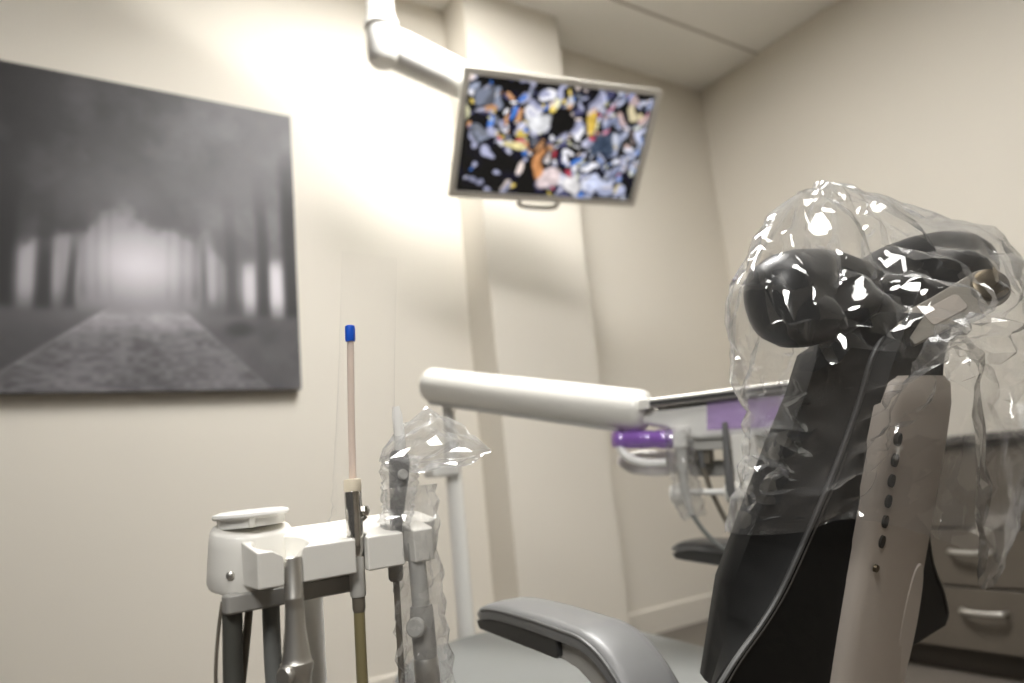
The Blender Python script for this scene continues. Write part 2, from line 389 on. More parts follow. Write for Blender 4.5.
def screen_picture(n):
    s, tt = np.meshgrid(np.linspace(0, 1, n), np.linspace(0, 1, n)); P = np.stack([s * 1.0, tt * .58], -1).reshape(-1, 2)
    r = np.random.default_rng(23); out = np.zeros((n * n, 3))
    wob = np.stack([vnoise(np.stack([P[:, 0] * 16, P[:, 1] * 16, np.full(n * n, k)], -1), 50 + k) for k in (0, 1)], -1) - .5
    Q = P + wob * .06
    out += np.array([.012, .013, .022]) * (1 + vnoise(np.stack([P[:, 0] * 20, P[:, 1] * 20, 0 * P[:, 0]], -1), 8))[:, None]
    pal = [(.50, .50, .62), (.36, .37, .50), (.80, .79, .84), (.10, .10, .17), (.70, .60, .56), (.55, .30, .16), (.75, .58, .16), (.70, .68, .45), (.10, .22, .60), (.55, .10, .13), (.16, .17, .20), (.30, .33, .42)]
    pr = np.array([.17, .14, .12, .12, .07, .05, .06, .05, .05, .03, .08, .06]); pr /= pr.sum()
    for k in range(700):
        c = np.array([r.random(), r.random() * .58]); a = .008 + .022 * r.random() ** 1.8
        lowleft = (c[0] < .42 and c[1] < .22)
        if r.random() < .25 or (lowleft and r.random() < .75) or (c[1] > .52 and c[0] < .3 and r.random() < .8) or (abs(c[0] - .52) < .07 and abs(c[1] - .40) < .06 and r.random() < .8): continue
        col = np.array(pal[r.choice(len(pal), p=pr)]) * (.6 + .5 * r.random())
        if c[0] > .72: col = col * .6 + np.array([.30, .34, .46]) * .5
        th = r.random() * PI; d = Q - c
        u = d[:, 0] * math.cos(th) + d[:, 1] * math.sin(th); v = -d[:, 0] * math.sin(th) + d[:, 1] * math.cos(th)
        m = np.clip(1.25 - ((u / a) ** 2 + (v / (a * (.5 + .4 * r.random()))) ** 2) ** .5, 0, .25) * 4
        out = out * (1 - m[:, None]) + col * m[:, None]
    # larger pale and orange shapes like those on the screen
    for c, ax_, by_, col in (((.40, .38), .055, .045, (.72, .72, .74)), ((.50, .10), .07, .06, (.72, .60, .60)), ((.42, .17), .03, .06, (.62, .30, .14)), ((.28, .25), .06, .022, (.75, .66, .34)), ((.64, .07), .05, .04, (.72, .70, .70)), ((.78, .09), .06, .04, (.58, .62, .80)), ((.75, .30), .07, .07, (.08, .10, .14)), ((.53, .40), .05, .06, (.03, .022, .02)), ((.66, .40), .028, .05, (.72, .50, .12))):
        d = (Q - np.array(c)) / np.array([ax_, by_]); m = np.clip(1.15 - np.linalg.norm(d, axis=1), 0, .3) / .3
        sh = .75 + .5 * (vnoise(np.stack([P[:, 0] * 45, P[:, 1] * 45, 0 * P[:, 0]], -1), 77) - .3)
        out = out * (1 - m[:, None]) + np.array(col) * m[:, None] * sh[:, None]
    out = np.clip((out - .03) * 1.12, .004, 1)
    return out.reshape(n, n, 3)
sw, sh_ = mw - .04, mh - .04
print_grid('screen', 200, mc - mX * sw / 2 - mU * sh_ / 2 - mN * .002, mX * sw, mU * sh_, screen_picture(200), vcol_mat('screen_glow', .15, emit=1.0), t)
MB().add(*prism(rrect(.16, .16, .01), -.075, -.05, mc, MA)).build('mounting_plate', M['lightgrey'], t, bevel=.003)
hb = MB(); hp = smooth_path([mc + mX * (-.085) - mU * .205 - mN * .03, mc - mX * .08 - mU * .245 - mN * .03, mc + mX * .05 - mU * .245 - mN * .03, mc + mX * .055 - mU * .205 - mN * .03], 8)
hb.add(*tube(hp, .009, 10)); hb.build('grab_handle', M['lightgrey'], t)

t = thing('monitor_mount', 'white jointed ceiling arm that carries the monitor', 'monitor arm', (.42, 1.93, H))
el = np.array([.868, 1.859, 2.098]); tipm = mc - mN * .10 + mU * .045
MB().add(*lathe([(.0, .0), (.10, 0), (.10, -.02), (.05, -.05), (.045, -.30), (0, -.30)], (.42, 1.93, H))).build('ceiling_column', M['whitegloss'], t)
ua = MB(); e1 = np.array([.42, 1.93, H - .24]); e2 = el + np.array([0, 0, .22])
ua.add(*loft([np.array([p + np.array([0, 0, 1]) * y + n_ * x for x, y in rrect(.07, .085, .03)]) for p, n_ in ((e1, np.array([.22, .97, 0])), (e2, np.array([.22, .97, 0])))]))
ua.build('upper_arm', M['whitegloss'], t, bevel=.006)
MB().add(*lathe([(0, .27), (.038, .27), (.040, .22), (.045, .09), (.055, .062), (.055, .050), (.050, .045), (0, .045)], el)).build('elbow_cap', M['whitegloss'], t)
MB().add(*lathe([(0, .045), (.045, .045), (.045, .038), (.049, .034), (.051, -.056), (.040, -.073), (0, -.076)], el)).build('elbow', M['whitegloss'], t)
la = MB(); dd = tipm - el; dd /= np.linalg.norm(dd); sidev = np.cross(dd, [0, 0, 1]); sidev /= np.linalg.norm(sidev); upv = np.cross(sidev, dd)
la.add(*loft([np.array([el + dd * q + sidev * x + upv * y for x, y in rrect(.095, hh_ * 1.12, .034)]) for q, hh_ in ((.0, .095), (.06, .112), (.30, .108), (np.linalg.norm(tipm - el) - .02, .095))]))
la.build('lower_arm', M['whitegloss'], t, bevel=.006)
MB().add(*lathe([(0, 0), (.035, 0), (.035, .045), (.02, .048), (0, .048)], mc + mU * .03 - mN * .125, mN)).build('tilt_joint', M['lightgrey'], t)

# ------------------------------------------------------------------ cabinet on the right
XC = 2.30
t = thing('drawer_cabinet', 'taupe laminate drawer cabinet along the right wall, behind the treatment chair', 'cabinet', ((XC + XR) / 2, .7, 0))
y0, y1 = .04, 1.46
MB().add(*box(((XC + .02 + XR - .005) / 2, (y0 + y1) / 2, .375), (XR - XC - .025, y1 - y0, .59))).build('carcass', M['laminate'], t)
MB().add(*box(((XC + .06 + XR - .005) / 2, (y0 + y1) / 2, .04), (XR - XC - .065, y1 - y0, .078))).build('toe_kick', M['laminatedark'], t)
cols = [(y1 - .70, y1 - .006), (y0 + .006, y1 - .706)]
for ya, yb in cols:
    for za, zb in ((.082, .258), (.266, .428), (.436, .668)):
        d = MB().add(*box((XC + .009, (ya + yb) / 2, (za + zb) / 2), (.02, yb - ya, zb - za))).build('drawer', M['laminate'], t, bevel=.002)
        if zb - za > .2: continue
        yc, zc = (ya + yb) / 2 + .0, zb - .062
        if zb - za > .2: zc = zb - .07
        hp = smooth_path([(XC - .001, yc - .06, zc), (XC - .022, yc - .052, zc), (XC - .028, yc, zc - .002), (XC - .022, yc + .052, zc), (XC - .001, yc + .06, zc)], 6)
        MB().add(*tube(hp, .0065, 10)).build('handle', M['steel'], d)
o = MB().add(*box(((XC - .02 + XR) / 2 - .004, (y0 + y1) / 2, .692), (XR - XC + .015, y1 - y0 + .02, .022))).build('countertop', M['counter'], None, bevel=.004)
tag(o, 'dark countertop slab on the taupe drawer cabinet', 'countertop')
o = MB().add(*box((XC + .16, .80, .703 + .036), (.24, .25, .072))).build('box', M['card'], None, bevel=.004)
tag(o, 'plain white box on the dark countertop at the right edge', 'box')

# ------------------------------------------------------------------ treatment chair (faces the back wall)
CX = .80
chair = thing('dental_chair', 'charcoal upholstered dental chair with beige back shell, facing the picture wall', 'dental chair', (CX, 1.0, 0))
MB().add(*lathe([(0, 0), (.26, 0), (.26, .02), (.22, .035), (0, .035)], (CX, .95, 0), n=40)).build('floor_plate', M['shell'], chair)
MB().add(*loft([np.array([(CX + x, .93 + y, z) for x, y in rrect(w, l, .05)]) for z, w, l in ((.03, .26, .40), (.10, .22, .34), (.22, .24, .40), (.275, .30, .46))])).build('pedestal', M['shell'], chair)
# seat and leg rest: one long cushion with a rounded foot end
def seat_ring(z, g):
    pts = []
    for a in np.linspace(0, 180, 25): pts.append((CX + (.262 - g) * math.cos(R(a)), 1.20 + (.265 - g) * math.sin(R(a)) ** .85 if 0 < a < 180 else 1.20))
    pts += [(CX - .255 + g, 1.0), (CX - .235 + g, .80), (CX - .22 + g, .62 + g), (CX - .1, .60 + g), (CX + .1, .60 + g), (CX + .22 - g, .62 + g), (CX + .235 - g, .80), (CX + .255 - g, 1.0)]
    return np.array([(x, y, z + .012 * ((y - 1.0) / .4)) for x, y in pts])
MB().add(*loft([seat_ring(.272, .02), seat_ring(.280, .004), seat_ring(.345, .0), seat_ring(.362, .008), seat_ring(.371, .03), seat_ring(.373, .09)])).build('seat', M['seatgrey'], chair, sharp=60)
sp = seat_ring(.349, -.003)
MB().add(*tube(np.concatenate([smooth_path(sp[:26], 2), sp[26:], sp[:1]]), .005, 8)).build('seat_piping', M['piping'], chair)

# backrest: cross-sections over height, leaning back
Y0 = lambda z: .521 - .39 * (z - .456)           # rear surface line
zz = np.array([.452, .458, .47, .50, .53, .56, .60, .65, .70, .75, .79, .82, .838])
Sx = np.interp(zz, [.40, .47, .49, .52, .55, .60, .68, .76, .80, .838], [.555, .562, .575, .610, .640, .668, .708, .735, .742, .775])
Fx = np.interp(zz, [.40, .47, .56, .62, .69, .75, .80, .825, .838], [.612, .614, .615, .637, .662, .689, .702, .716, .745])
def back_ring(z, S, F, grow=0.0):
    y = Y0(z); k = 1.0 if z < .80 else max(.35, 1 - (z - .80) / .06)
    half = [(.0, .006), (.05, .004), (CX - .735 if S < .735 else (CX - S) * .9, .006), (CX - S, .024), (CX - S + .002, .032),
            (CX - F + .004, .060), (CX - F, .078), (CX - F - .008, .092), (CX - F - .03, .100), ((CX - F) * .5, .103), (0, .103)]
    pts = [(CX - x, y + v * k) for x, v in half] + [(CX + x * .94, y + v * k) for x, v in half[-2:0:-1]]
    return np.array([(x, yy, z + .25 * (yy - y)) for x, yy in pts])
MB().add(*loft([back_ring(*q) for q in zip(zz, Sx, Fx)])).build('backrest', M['leather'], chair, sharp=50)
for s in (1, -1):
    line = []
    for z, S in zip(zz[1:-1], Sx[1:-1]):
        y = Y0(z) + .026; line.append((CX - s * (CX - S + .001) * (1 if s == 1 else .94), y, z + .25 * .026))
    MB().add(*tube(smooth_path(line, 4), .0030, 8)).build('piping', M['piping'], chair)
    line2 = [(x - s * 0, y + .006, z) for x, y, z in line]
    MB().add(*tube(smooth_path([(CX - s * (CX - S - .0045) * (1 if s == 1 else .94), Y0(z) + .0225, z + .006) for z, S in zip(zz[2:-2], Sx[2:-2])], 4), .0012, 6)).build('seam', M['slot'], chair)
# beige rear shell
def shell_ring(z, hw, d):
    y = Y0(z)
    out = [(-hw, .012), (-hw, .000), (-hw + .004, -.006 * d), (-hw + .014, -.010 * d), (-hw * .4, -.013 * d), (hw * .4, -.013 * d), (hw - .014, -.010 * d), (hw - .004, -.006 * d), (hw, .0), (hw, .012)]
    return np.array([(CX + x, y + v, z + .25 * v) for x, v in out])
sh = MB().add(*loft([shell_ring(z, hw, d) for z, hw, d in ((.25, .058, 1.5), (.33, .062, 1.5), (.42, .068, 1.3), (.50, .070, 1.1), (.60, .070, 1), (.70, .069, .9), (.745, .066, .8), (.768, .058, .6), (.775, .045, .2))])).build('back_shell', M['shell'], chair, sharp=50)
def on_shell(x, z, out): return np.array([x, Y0(z) - .0125 + out, z])
rt = np.array([0, -.363, .932])
for k in range(6):
    z = .605 + .021 * k
    c = on_shell(.752 - .0006 * k, z, .0012)
    MB().add(*prism([(.0048 * math.cos(a), .0072 * math.sin(a)) for a in np.linspace(0, 2 * PI, 16, endpoint=False)], -.003, .0025, c, [[1, 0, 0], rt, [0, -.932, -.363]])).build('vent_slot', M['slot'], sh)
c = on_shell(.838, .50, .001)
MB().add(*prism([(.018 * np.sign(math.cos(a)) * abs(math.cos(a)) ** .8, .075 * math.sin(a)) for a in np.linspace(0, 2 * PI, 32, endpoint=False)], -.004, .0045, c, [[1, 0, 0], rt, [0, -.932, -.363]])).build('grip_recess', M['shellrecess'], sh, bevel=.002)
MB().add(*lathe([(0, .003), (.004, .003), (.0045, 0), (0, 0)], on_shell(.746, .578, -.0005), (0, -.932, -.363), 14)).build('screw', M['bronze'], sh)

# armrests: padded strap that runs level and folds down over the side
def armrest(x0, x1, dy, dz, nm='armrest'):
    a = MB(); xo = x0
    top = smooth_path([(.905, .532), (.86, .541), (.78, .539), (.705, .533), (.665, .528), (.632, .512), (.605, .485), (.590, .455), (.580, .40), (.575, .33)], 5)
    rings = []
    for i, (y, z) in enumerate(top):
        tg = top[min(i + 1, len(top) - 1)] - top[max(i - 1, 0)]; tg /= np.linalg.norm(tg); nrm = np.array([-tg[1], tg[0]]) * (-1)
        if nrm @ np.array([-.5, 1]) < 0: nrm = -nrm
        th = .012 * min(1, .35 + i * .25)
        wj = (x1 - x0) / 2 * min(1, .80 + .1 * i) ; xm = (x0 + x1) / 2
        ring = []
        for x, v in ((-1, -1), (-1, -.2), (-.9, .35), (-.6, .55), (0, .62), (.6, .55), (.9, .35), (1, -.2), (1, -1), (.5, -1.15), (-.5, -1.15)):
            p = np.array([y, z]) + nrm * v * th
            ring.append((xm + x * wj, p[0] + dy, p[1] + dz))
        rings.append(np.array(ring))
    pad = a.add(*loft(rings)).build(nm, M['armgrey'], chair, sharp=55)
    b = MB()
    out = [(.892, .517), (.885, .509), (.74, .498), (.715, .498), (.69, .492), (.66, .476), (.637, .45), (.622, .41), (.615, .30), (.575, .30), (.578, .40), (.588, .455), (.602, .48), (.630, .505), (.665, .519), (.72, .521), (.80, .526)]
    b.add(*prism([(y + dy, z + dz) for y, z in out], x0 + .010, x1 - .010, ax=[[0, 1, 0], [0, 0, 1], [1, 0, 0]]))
    b.build('armrest_support', M['grey'], pad, bevel=.002)
    u = MB().add(*prism([(y + dy, z + dz) for y, z in ((.903, .523), (.896, .512), (.80, .505), (.722, .499), (.715, .503), (.715, .523), (.80, .529), (.86, .530))], x0 + .003, x1 - .003, ax=[[0, 1, 0], [0, 0, 1], [1, 0, 0]]))
    u.build('underside', M['dark'], pad, bevel=.003)
    for sx, xx in ((-1, x0 + .001), (1, x1 - .001)):
        MB().add(*tube([(xx, y + dy, z + dz) for y, z in top[3:]], .0024, 8)).build('piping', M['piping'], pad)
armrest(.498, .572, 0, 0)
armrest(1.03, 1.10, .15, .012)

# headrest: two lobes, knuckle, bracket and lever
hA, hB = np.array([.604, .448, .858]), np.array([.970, .388, .905]); ha = hB - hA; hl = np.linalg.norm(ha); ha /= hl
hs = np.cross(ha, [0, 0, 1.]); hs /= np.linalg.norm(hs); hu = np.cross(hs, ha)
def lobe(p, q, prof, rz, ry, lift):
    rings = []
    for s, k in prof:
        c = p + (q - p) * s + hu * lift(s)
        th = np.linspace(0, 2 * PI, 28, endpoint=False)
        rings.append(c + (np.sign(np.cos(th)) * np.abs(np.cos(th)) ** .9)[:, None] * hs * ry * k + (np.sign(np.sin(th)) * np.abs(np.sin(th)) ** .9)[:, None] * hu * rz * k)
    return loft(rings)
egg = [(0, .02), (.012, .30), (.04, .52), (.10, .78), (.2, .95), (.32, 1.0), (.48, .97), (.64, .86), (.78, .70), (.90, .55), (.97, .42), (1.0, .15)]
headrest = MB().add(*lobe(hA, hA + ha * .185, egg, .052, .046, lambda s: .0))
hr1 = headrest.build('headrest_lobe', M['black'], chair, sharp=60)
MB().add(*lobe(hB + hu * .008, hB - ha * .250 + hu * .000, egg, .043, .052, lambda s: .006 * math.sin(PI * s))).build('headrest_lobe', M['black'], chair, sharp=60)
kc = (hA + hB) / 2 - hu * .004
MB().add(*loft([kc + np.array([x, y, 0])[None] * 0 + np.array([hs * a * w + ha * b * w2 + hu * z for a, b in rrect(1, 1, .2)]) for z, w, w2 in ((-.058, .045, .055), (-.05, .056, .062), (-.01, .066, .078), (.022, .060, .070), (.032, .040, .052))
      for x, y in ((0, 0),)])).build('headrest_knuckle', M['black'], chair, bevel=.004)
st = smooth_path([kc - hu * .03, kc + np.array([0, .012, -.07]), kc + np.array([-.01, .028, -.13])], 6)
MB().add(*loft([np.array([p + np.array([1, 0, 0]) * x + np.array([0, .932, .363]) * y for x, y in rrect(.062, .016, .006)]) for p in st])).build('headrest_bar', M['syringe'], chair)
kp = np.array([.841, .333, .859]); kq = np.array([.766, .392, .8210]); kd = kq - kp; kl = np.linalg.norm(kd); kd /= kl
kn = np.array([-.75, -.62, .20]); kn -= kd * (kn @ kd); kn /= np.linalg.norm(kn); kw = np.cross(kn, kd)
plate_o = [(.021 * math.cos(a) , .0215 * math.sin(a)) for a in np.linspace(R(90), R(270), 12)] + [(kl * .5, -.019), (kl, -.018), (kl, .018), (kl * .5, .019)]
br = MB().add(*prism(plate_o, -.004, .004, kp, [kd, kw, kn])).build('headrest_bracket', M['alloy'], chair, bevel=.0015)
MB().add(*prism(rrect(kl * .42, .020, .005, cx=kl * .52), -.002, .0052, kp, [kd, kw, kn])).build('bracket_slot', M['shell'], br, bevel=.001)
MB().add(*lathe([(0, 0), (.0175, 0), (.0185, .003), (.0175, .007), (.014, .0085), (0, .0075)], kp + kn * .003, kn, 28)).build('locking_knob', M['bronze'], br)

# ------------------------------------------------------------------ headrest bag (built after the chair; see make_bag)
def make_bag():
    """over-size clear bag pulled over the headrest and the upper back: rings from hem to crown"""
    lev = np.array([  # z, left x, right x, cy, ry
        (.56, .592, .968, .530, .094), (.60, .602, .975, .512, .098), (.65, .630, .978, .490, .094), (.70, .646, .976, .468, .096),
        (.76, .640, .978, .445, .098), (.81, .610, .984, .426, .106), (.85, .590, .998, .418, .106),
        (.885, .588, .994, .418, .098), (.912, .600, .980, .418, .072), (.935, .618, .955, .418, .060), (.955, .642, .905, .418, .045), (.972, .670, .850, .418, .028), (.987, .698, .800, .420, .014), (.998, .722, .762, .421, .004)])
    n, m = 190, 92; th = np.linspace(0, 2 * PI, n, endpoint=False); rings = []
    for k in np.linspace(0, 1, m):
        c, s_ = np.cos(th), np.sin(th)
        zb = .662 - .075 * np.exp(-((np.mod(th - R(296) + PI, 2 * PI) - PI) / .75) ** 2) - .02 * (c > 0) * c
        z = zb + (.998 - zb) * k
        x0, x1, cy, ry = (np.interp(z, lev[:, 0], lev[:, j]) for j in (1, 2, 3, 4))
        cx, rx = (x0 + x1) / 2, (x1 - x0) / 2
        rings.append(np.stack([cx + rx * np.sign(c) * np.abs(c) ** .8, cy + ry * np.sign(s_) * np.abs(s_) ** .8 - .12 * (cx + rx * c - .8), z], 1))
    V, F = loft(rings, False, False)
    F += [((m - 1) * n + j, (m - 1) * n + j + 1, (m - 1) * n + n - j - 2, (m - 1) * n + n - j - 1) for j in range(n // 2 - 1)]
    return V, F, n
def drape_bag():
    V, F, n = make_bag()
    o = MB().add(V, F).build('headrest_bag', M['bag'], None, sharp=0)
    me = o.data
    cols_ = [c for c in chair.children if c.name.split('.')[0] in ('backrest', 'back_shell', 'headrest_lobe', 'headrest_knuckle', 'headrest_bar', 'headrest_bracket')]
    extra = [c for p in cols_ for c in p.children if c.name.split('.')[0] == 'locking_knob']
    for c in cols_ + extra:
        q = c.modifiers.new('collide', 'COLLISION'); c.collision.thickness_outer = .003; c.collision.cloth_friction = 8
    # the film starts slightly crumpled, and is pulled in under the two lobes at the back
    D = np.array([v.normal for v in me.vertices])
    P0 = np.array([v.co for v in me.vertices])
    P1 = P0 + D * ((facets(P0, .060, 5) - .35) * .010 + (vnoise(P0 / .02, 4) - .5) * .004)[:, None]
    pin = np.zeros(len(P0))
    rear = P0[:, 1] < np.interp(P0[:, 2], [.56, .70, .85, 1.0], [.53, .468, .424, .42]) - .12 * (P0[:, 0] - .8)
    g = np.exp(-(((P0[:, 0] - .772) / .040) ** 2 + ((P0[:, 2] - .805) / .022) ** 2)) * rear
    P1[:, 1] += g * .030
    for v, p in zip(me.vertices, P1): v.co = p
    vg = o.vertex_groups.new(name='pin')
    vg.add(list(range(len(P0))), .05, 'REPLACE')
    for i in np.nonzero(g > .55)[0]: vg.add([int(i)], 1.0, 'REPLACE')
    top = np.nonzero((P0[:, 2] > .975))[0]
    for i in top: vg.add([int(i)], .45, 'REPLACE')
    c = o.modifiers.new('cloth', 'CLOTH'); st = c.settings
    st.quality = 8; st.mass = .06; st.air_damping = 3
    st.tension_stiffness = 25; st.compression_stiffness = 25; st.shear_stiffness = 12; st.bending_stiffness = 4
    st.tension_damping = 12; st.compression_damping = 12; st.bending_damping = 1
    st.shrink_min = -.09; st.vertex_group_mass = 'pin'; st.pin_stiffness = 1
    cs = c.collision_settings; cs.collision_quality = 4; cs.distance_min = .003; cs.use_self_collision = False
    st.effector_weights.gravity = .30
    for f in range(1, BAG_FRAMES + 1): SC.frame_set(f)
    bake(o)
    SC.frame_set(1)
    for q in cols_ + extra: q.modifiers.remove(q.modifiers['collide'])
    o.vertex_groups.clear()
    me = o.data; P = np.array([v.co for v in me.vertices]); D = np.array([v.normal for v in me.vertices])
    D = np.sign(np.sum(D * (P - np.array([.80, .45, .78])), 1))[:, None] * D
    w = np.exp(-((P[:, 0] - .68) / .10) ** 2 - ((P[:, 2] - .71) / .085) ** 2)      # bunched diagonal folds low on the near side
    Q = np.stack([P[:, 0] * .85 + P[:, 2] * .5 - P[:, 1] * .2, P[:, 1], P[:, 2] * .85 - P[:, 0] * .5], 1)
    me.vertices.foreach_set('co', (P + D * (facets(Q, .030, 19, (.28, .5, 1)) * .017 * w)[:, None]).ravel()); me.update()
    P = np.array([v.co for v in me.vertices])
    rear_ = (D[:, 1] < .2)
    dx, dz = P[:, 0] - .775, P[:, 2] - .808; ph = np.arctan2(dz, dx) / (2 * PI); rh = np.hypot(dx, dz)
    pl = tri(ph * 11 + 1.2 * vnoise(P / .07, 33)) * np.clip(rh / .03, 0, 1) * np.exp(-(rh / .12) ** 2) * rear_
    ax_, ay_ = P[:, 0] - .742, P[:, 1] - .421; pa = np.arctan2(ay_, ax_) / (2 * PI); ra = np.hypot(ax_, ay_)
    pl2 = tri(pa * 9 + 1.0 * vnoise(P / .06, 34)) * np.clip(ra / .03, 0, 1) * np.exp(-((P[:, 2] - .96) / .06) ** 2)
    azi = np.arctan2(P[:, 1] - .45, P[:, 0] - .80) / (2 * PI)
    pl3 = tri(azi * 15 + 2.2 * vnoise(P / np.array([.09, .09, .16]), 35)) * (P[:, 2] < .86) * (P[:, 0] > .84)
    me.vertices.foreach_set('co', (P + D * (pl * .016 + pl2 * .007 + pl3 * .008)[:, None]).ravel()); me.update()
    crumple(o, .22, 30, .0045, .070, 15, (1, 1, .55), (.80, .45, .78))
    return o
BAG_FRAMES = 26
bag = drape_bag()
tag(bag, 'large clear plastic bag pulled over the black headrest and upper backrest', 'plastic bag')

# ------------------------------------------------------------------ delivery unit over the far side of the chair
du = thing('delivery_unit', 'white dental delivery unit: post, tubular arm and instrument head beyond the chair', 'delivery unit', (.806, 1.50, 0))
pA, pB = np.array([.773, 1.5116, .9449]), np.array([.9561, 1.0493, .8204]); pd = (pB - pA) / np.linalg.norm(pB - pA)
Lr = np.linalg.norm(pB - pA) + .03; q = [(-.012, .028), (-.008, .036), (0, .041), (Lr, .0415), (Lr + .010, .039), (Lr + .018, .030), (Lr + .021, .012)]
MB().add(*tube([pA + pd * s for s, _ in q], [r for _, r in q], 28)).build('arm', M['white'], du, sharp=50)
px_ = np.cross(pd, [0, 0, 1]); px_ /= np.linalg.norm(px_); pu = np.cross(px_, pd)
MB().add(*loft([np.array([pA + pd * s - pu * .040 + px_ * x + pu * y for x, y in rrect(.034, .012, .004)]) for s in (.01, Lr - .03)])).build('arm_trim', M['lightgrey'], du)
pp = np.array([.806, 1.500])
MB().add(*lathe([(.0, .90), (.0145, .90), (.0145, .80), (.019, .79), (.0195, .40), (.021, .10), (.035, .06), (.09, .02), (.095, 0), (0, 0)], (pp[0], pp[1], 0), n=24)).build('post', M['whitegloss'], du)
MB().add(*box((pp[0] - .035, pp[1] - .01, .745), (.07, .05, .036))).build('post_collar', M['whitegloss'], du, bevel=.006)
# instrument head, frame: a = to the right, b = toward the operator, c = up
HO = np.array([1.0503, .9141, .7490]); HA = np.array([[.51, -.86, 0], [-.86, -.51, 0], [0, 0, 1.]]) ; HA[:2] /= np.linalg.norm(HA[0])
def hp_(px, py, b=0.0):
    """picture-like offsets from the head centre, in real millimetres"""
    c = (430 - py - .14 * (px - 715)) * 1.93e-3 ; a = (px - 715 + 13 - .14 * (py - 430)) * 2.08e-3
    return HO + HA[0] * a + HA[1] * b + HA[2] * (c - .018 * 0 + (px - 715) * .0)
def head_poly(pts): return [((x - 715 - .14 * (y - 430)) * 2.08e-3, (430 - y - .14 * (x - 715)) * 1.93e-3) for x, y in pts]
HP = np.array([HA[0], HA[2], HA[1]])      # outline axes: right, up; push toward operator
hd = MB()
hd.add(*prism(head_poly([(641, 414), (650, 408), (700, 401), (820, 386), (826, 400), (826, 424), (775, 428), (702, 434), (690, 433), (672, 424), (652, 420)]), -.10, .035, HO, HP))
head = hd.build('head_body', M['whitegloss'], du, bevel=.010)
MB().add(*prism(head_poly([(690, 430), (826, 420), (826, 436), (700, 444), (690, 441)]), -.09, .022, HO, HP)).build('head_skirt', M['lightgrey'], du, bevel=.003)
hg = MB()
for x in (690, 705, 727, 743, 765, 780, 800): hg.add(*prism(head_poly([(x, 440), (x + 5, 440), (x + 6, 456), (x + 1, 456)]), -.03, .015, HO, HP))
hg.build('instrument_hooks', M['hosebrown'], du)
MB().add(*prism(head_poly([(686, 455), (826, 448), (826, 462), (690, 470)]), -.07, -.03, HO, HP)).build('rear_rail', M['grey'], du, bevel=.003)
MB().add(*prism(head_poly([(618, 452), (640, 446), (690, 446), (690, 466), (655, 472), (632, 470), (618, 462)]), -.085, -.035, HO, HP)).build('head_bracket', M['white'], du, bevel=.006)
MB().add(*prism(head_poly([(729, 428), (750, 425), (758, 484), (754, 488), (738, 488), (735, 484)]), .012, .035, HO, HP)).build('holder_block', M['white'], du, bevel=.005)
MB().add(*tube([hp_(678, 485, .03), hp_(745, 481, .03)], .0058, 12)).build('holder_rail', M['whitegloss'], du)
for x, y in ((672, 487), (719, 483), (731, 482)):
    MB().add(*lathe([(0, -.012), (.016, -.012), (.019, -.006), (.019, .006), (.016, .012), (0, .012)], hp_(x, y, .03), HA[0], 20)).build('holder_clamp', M['white'], du)
hl2 = MB(); hl2.add(*tube(smooth_path([hp_(615, 436, .03), hp_(624, 452, .035), hp_(642, 459, .035), hp_(662, 458, .03)], 6), .0085, 12)); hl2.build('loop_handle', M['whitegloss'], du)
hb2 = MB(); hb2.add(*tube([hp_(616, 437, .03), hp_(640, 436, .03), hp_(676, 435, .03)], .014, 16)); hb2.build('grab_bar', M['whitegloss'], du)
# purple barrier film on head and grab bar
pf = MB(); ng = 24; W_ = []
for i in range(ng):
    for j in range(12):
        x = 698 + (778 - 698) * i / (ng - 1); y0_, y1_ = 400 - (x - 700) * .10, 426 - (x - 700) * .06
        y = y0_ + (y1_ - y0_) * j / 11
        W_.append(hp_(x, y, .0375 + .0025 * vnoise(np.array([[x * .11, y * .2, 3.]]), 5)[0]))
o = pf.add(W_, [(i * 12 + j, i * 12 + j + 1, (i + 1) * 12 + j + 1, (i + 1) * 12 + j) for i in range(ng - 1) for j in range(11)]).build('barrier_film', M['purple'], None)
tag(o, 'purple barrier film stuck across the front of the white instrument head', 'barrier film')
P_ = np.array([hp_(x, 437 - (x - 614) * .03, .03) for x in np.linspace(612, 674, 40)])
rr = .0165 + .0035 * (vnoise(np.stack([np.arange(40) * .6, np.zeros(40), np.zeros(40)], -1), 3) - .4)
o = MB().add(*tube(P_, rr, 20, False)).build('barrier_wrap', M['deeppurple'], None)
tag(o, 'purple barrier film wrapped around the grab bar left of the instrument head', 'barrier film')
# tray on top
ty = MB(); ta = [(650, 406), (652, 398), (660, 397), (662, 402), (822, 380), (824, 374), (832, 373), (832, 384)]
ty.add(*prism(head_poly([(654, 404), (655, 396), (665, 395), (830, 373), (830, 382), (700, 399)]), -.17, .045, HO, HP))
trayt = thing('instrument_tray', 'flat steel instrument tray lying on top of the white instrument head', 'tray', tuple(HO + np.array([0, 0, .06])))
ty.build('tray', M['steel'], trayt, bevel=.002)
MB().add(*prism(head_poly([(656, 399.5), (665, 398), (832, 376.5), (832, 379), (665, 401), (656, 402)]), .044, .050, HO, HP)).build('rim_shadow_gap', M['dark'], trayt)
MB().add(*prism(head_poly([(651, 407), (651, 396), (660, 395), (662, 405)]), .02, .055, HO, HP)).build('end_cap', M['white'], trayt, bevel=.003)

def hose(pts, r, name, mat, parent): return MB().add(*tube(smooth_path(pts, 8), r, 10)).build(name, M[mat], parent)
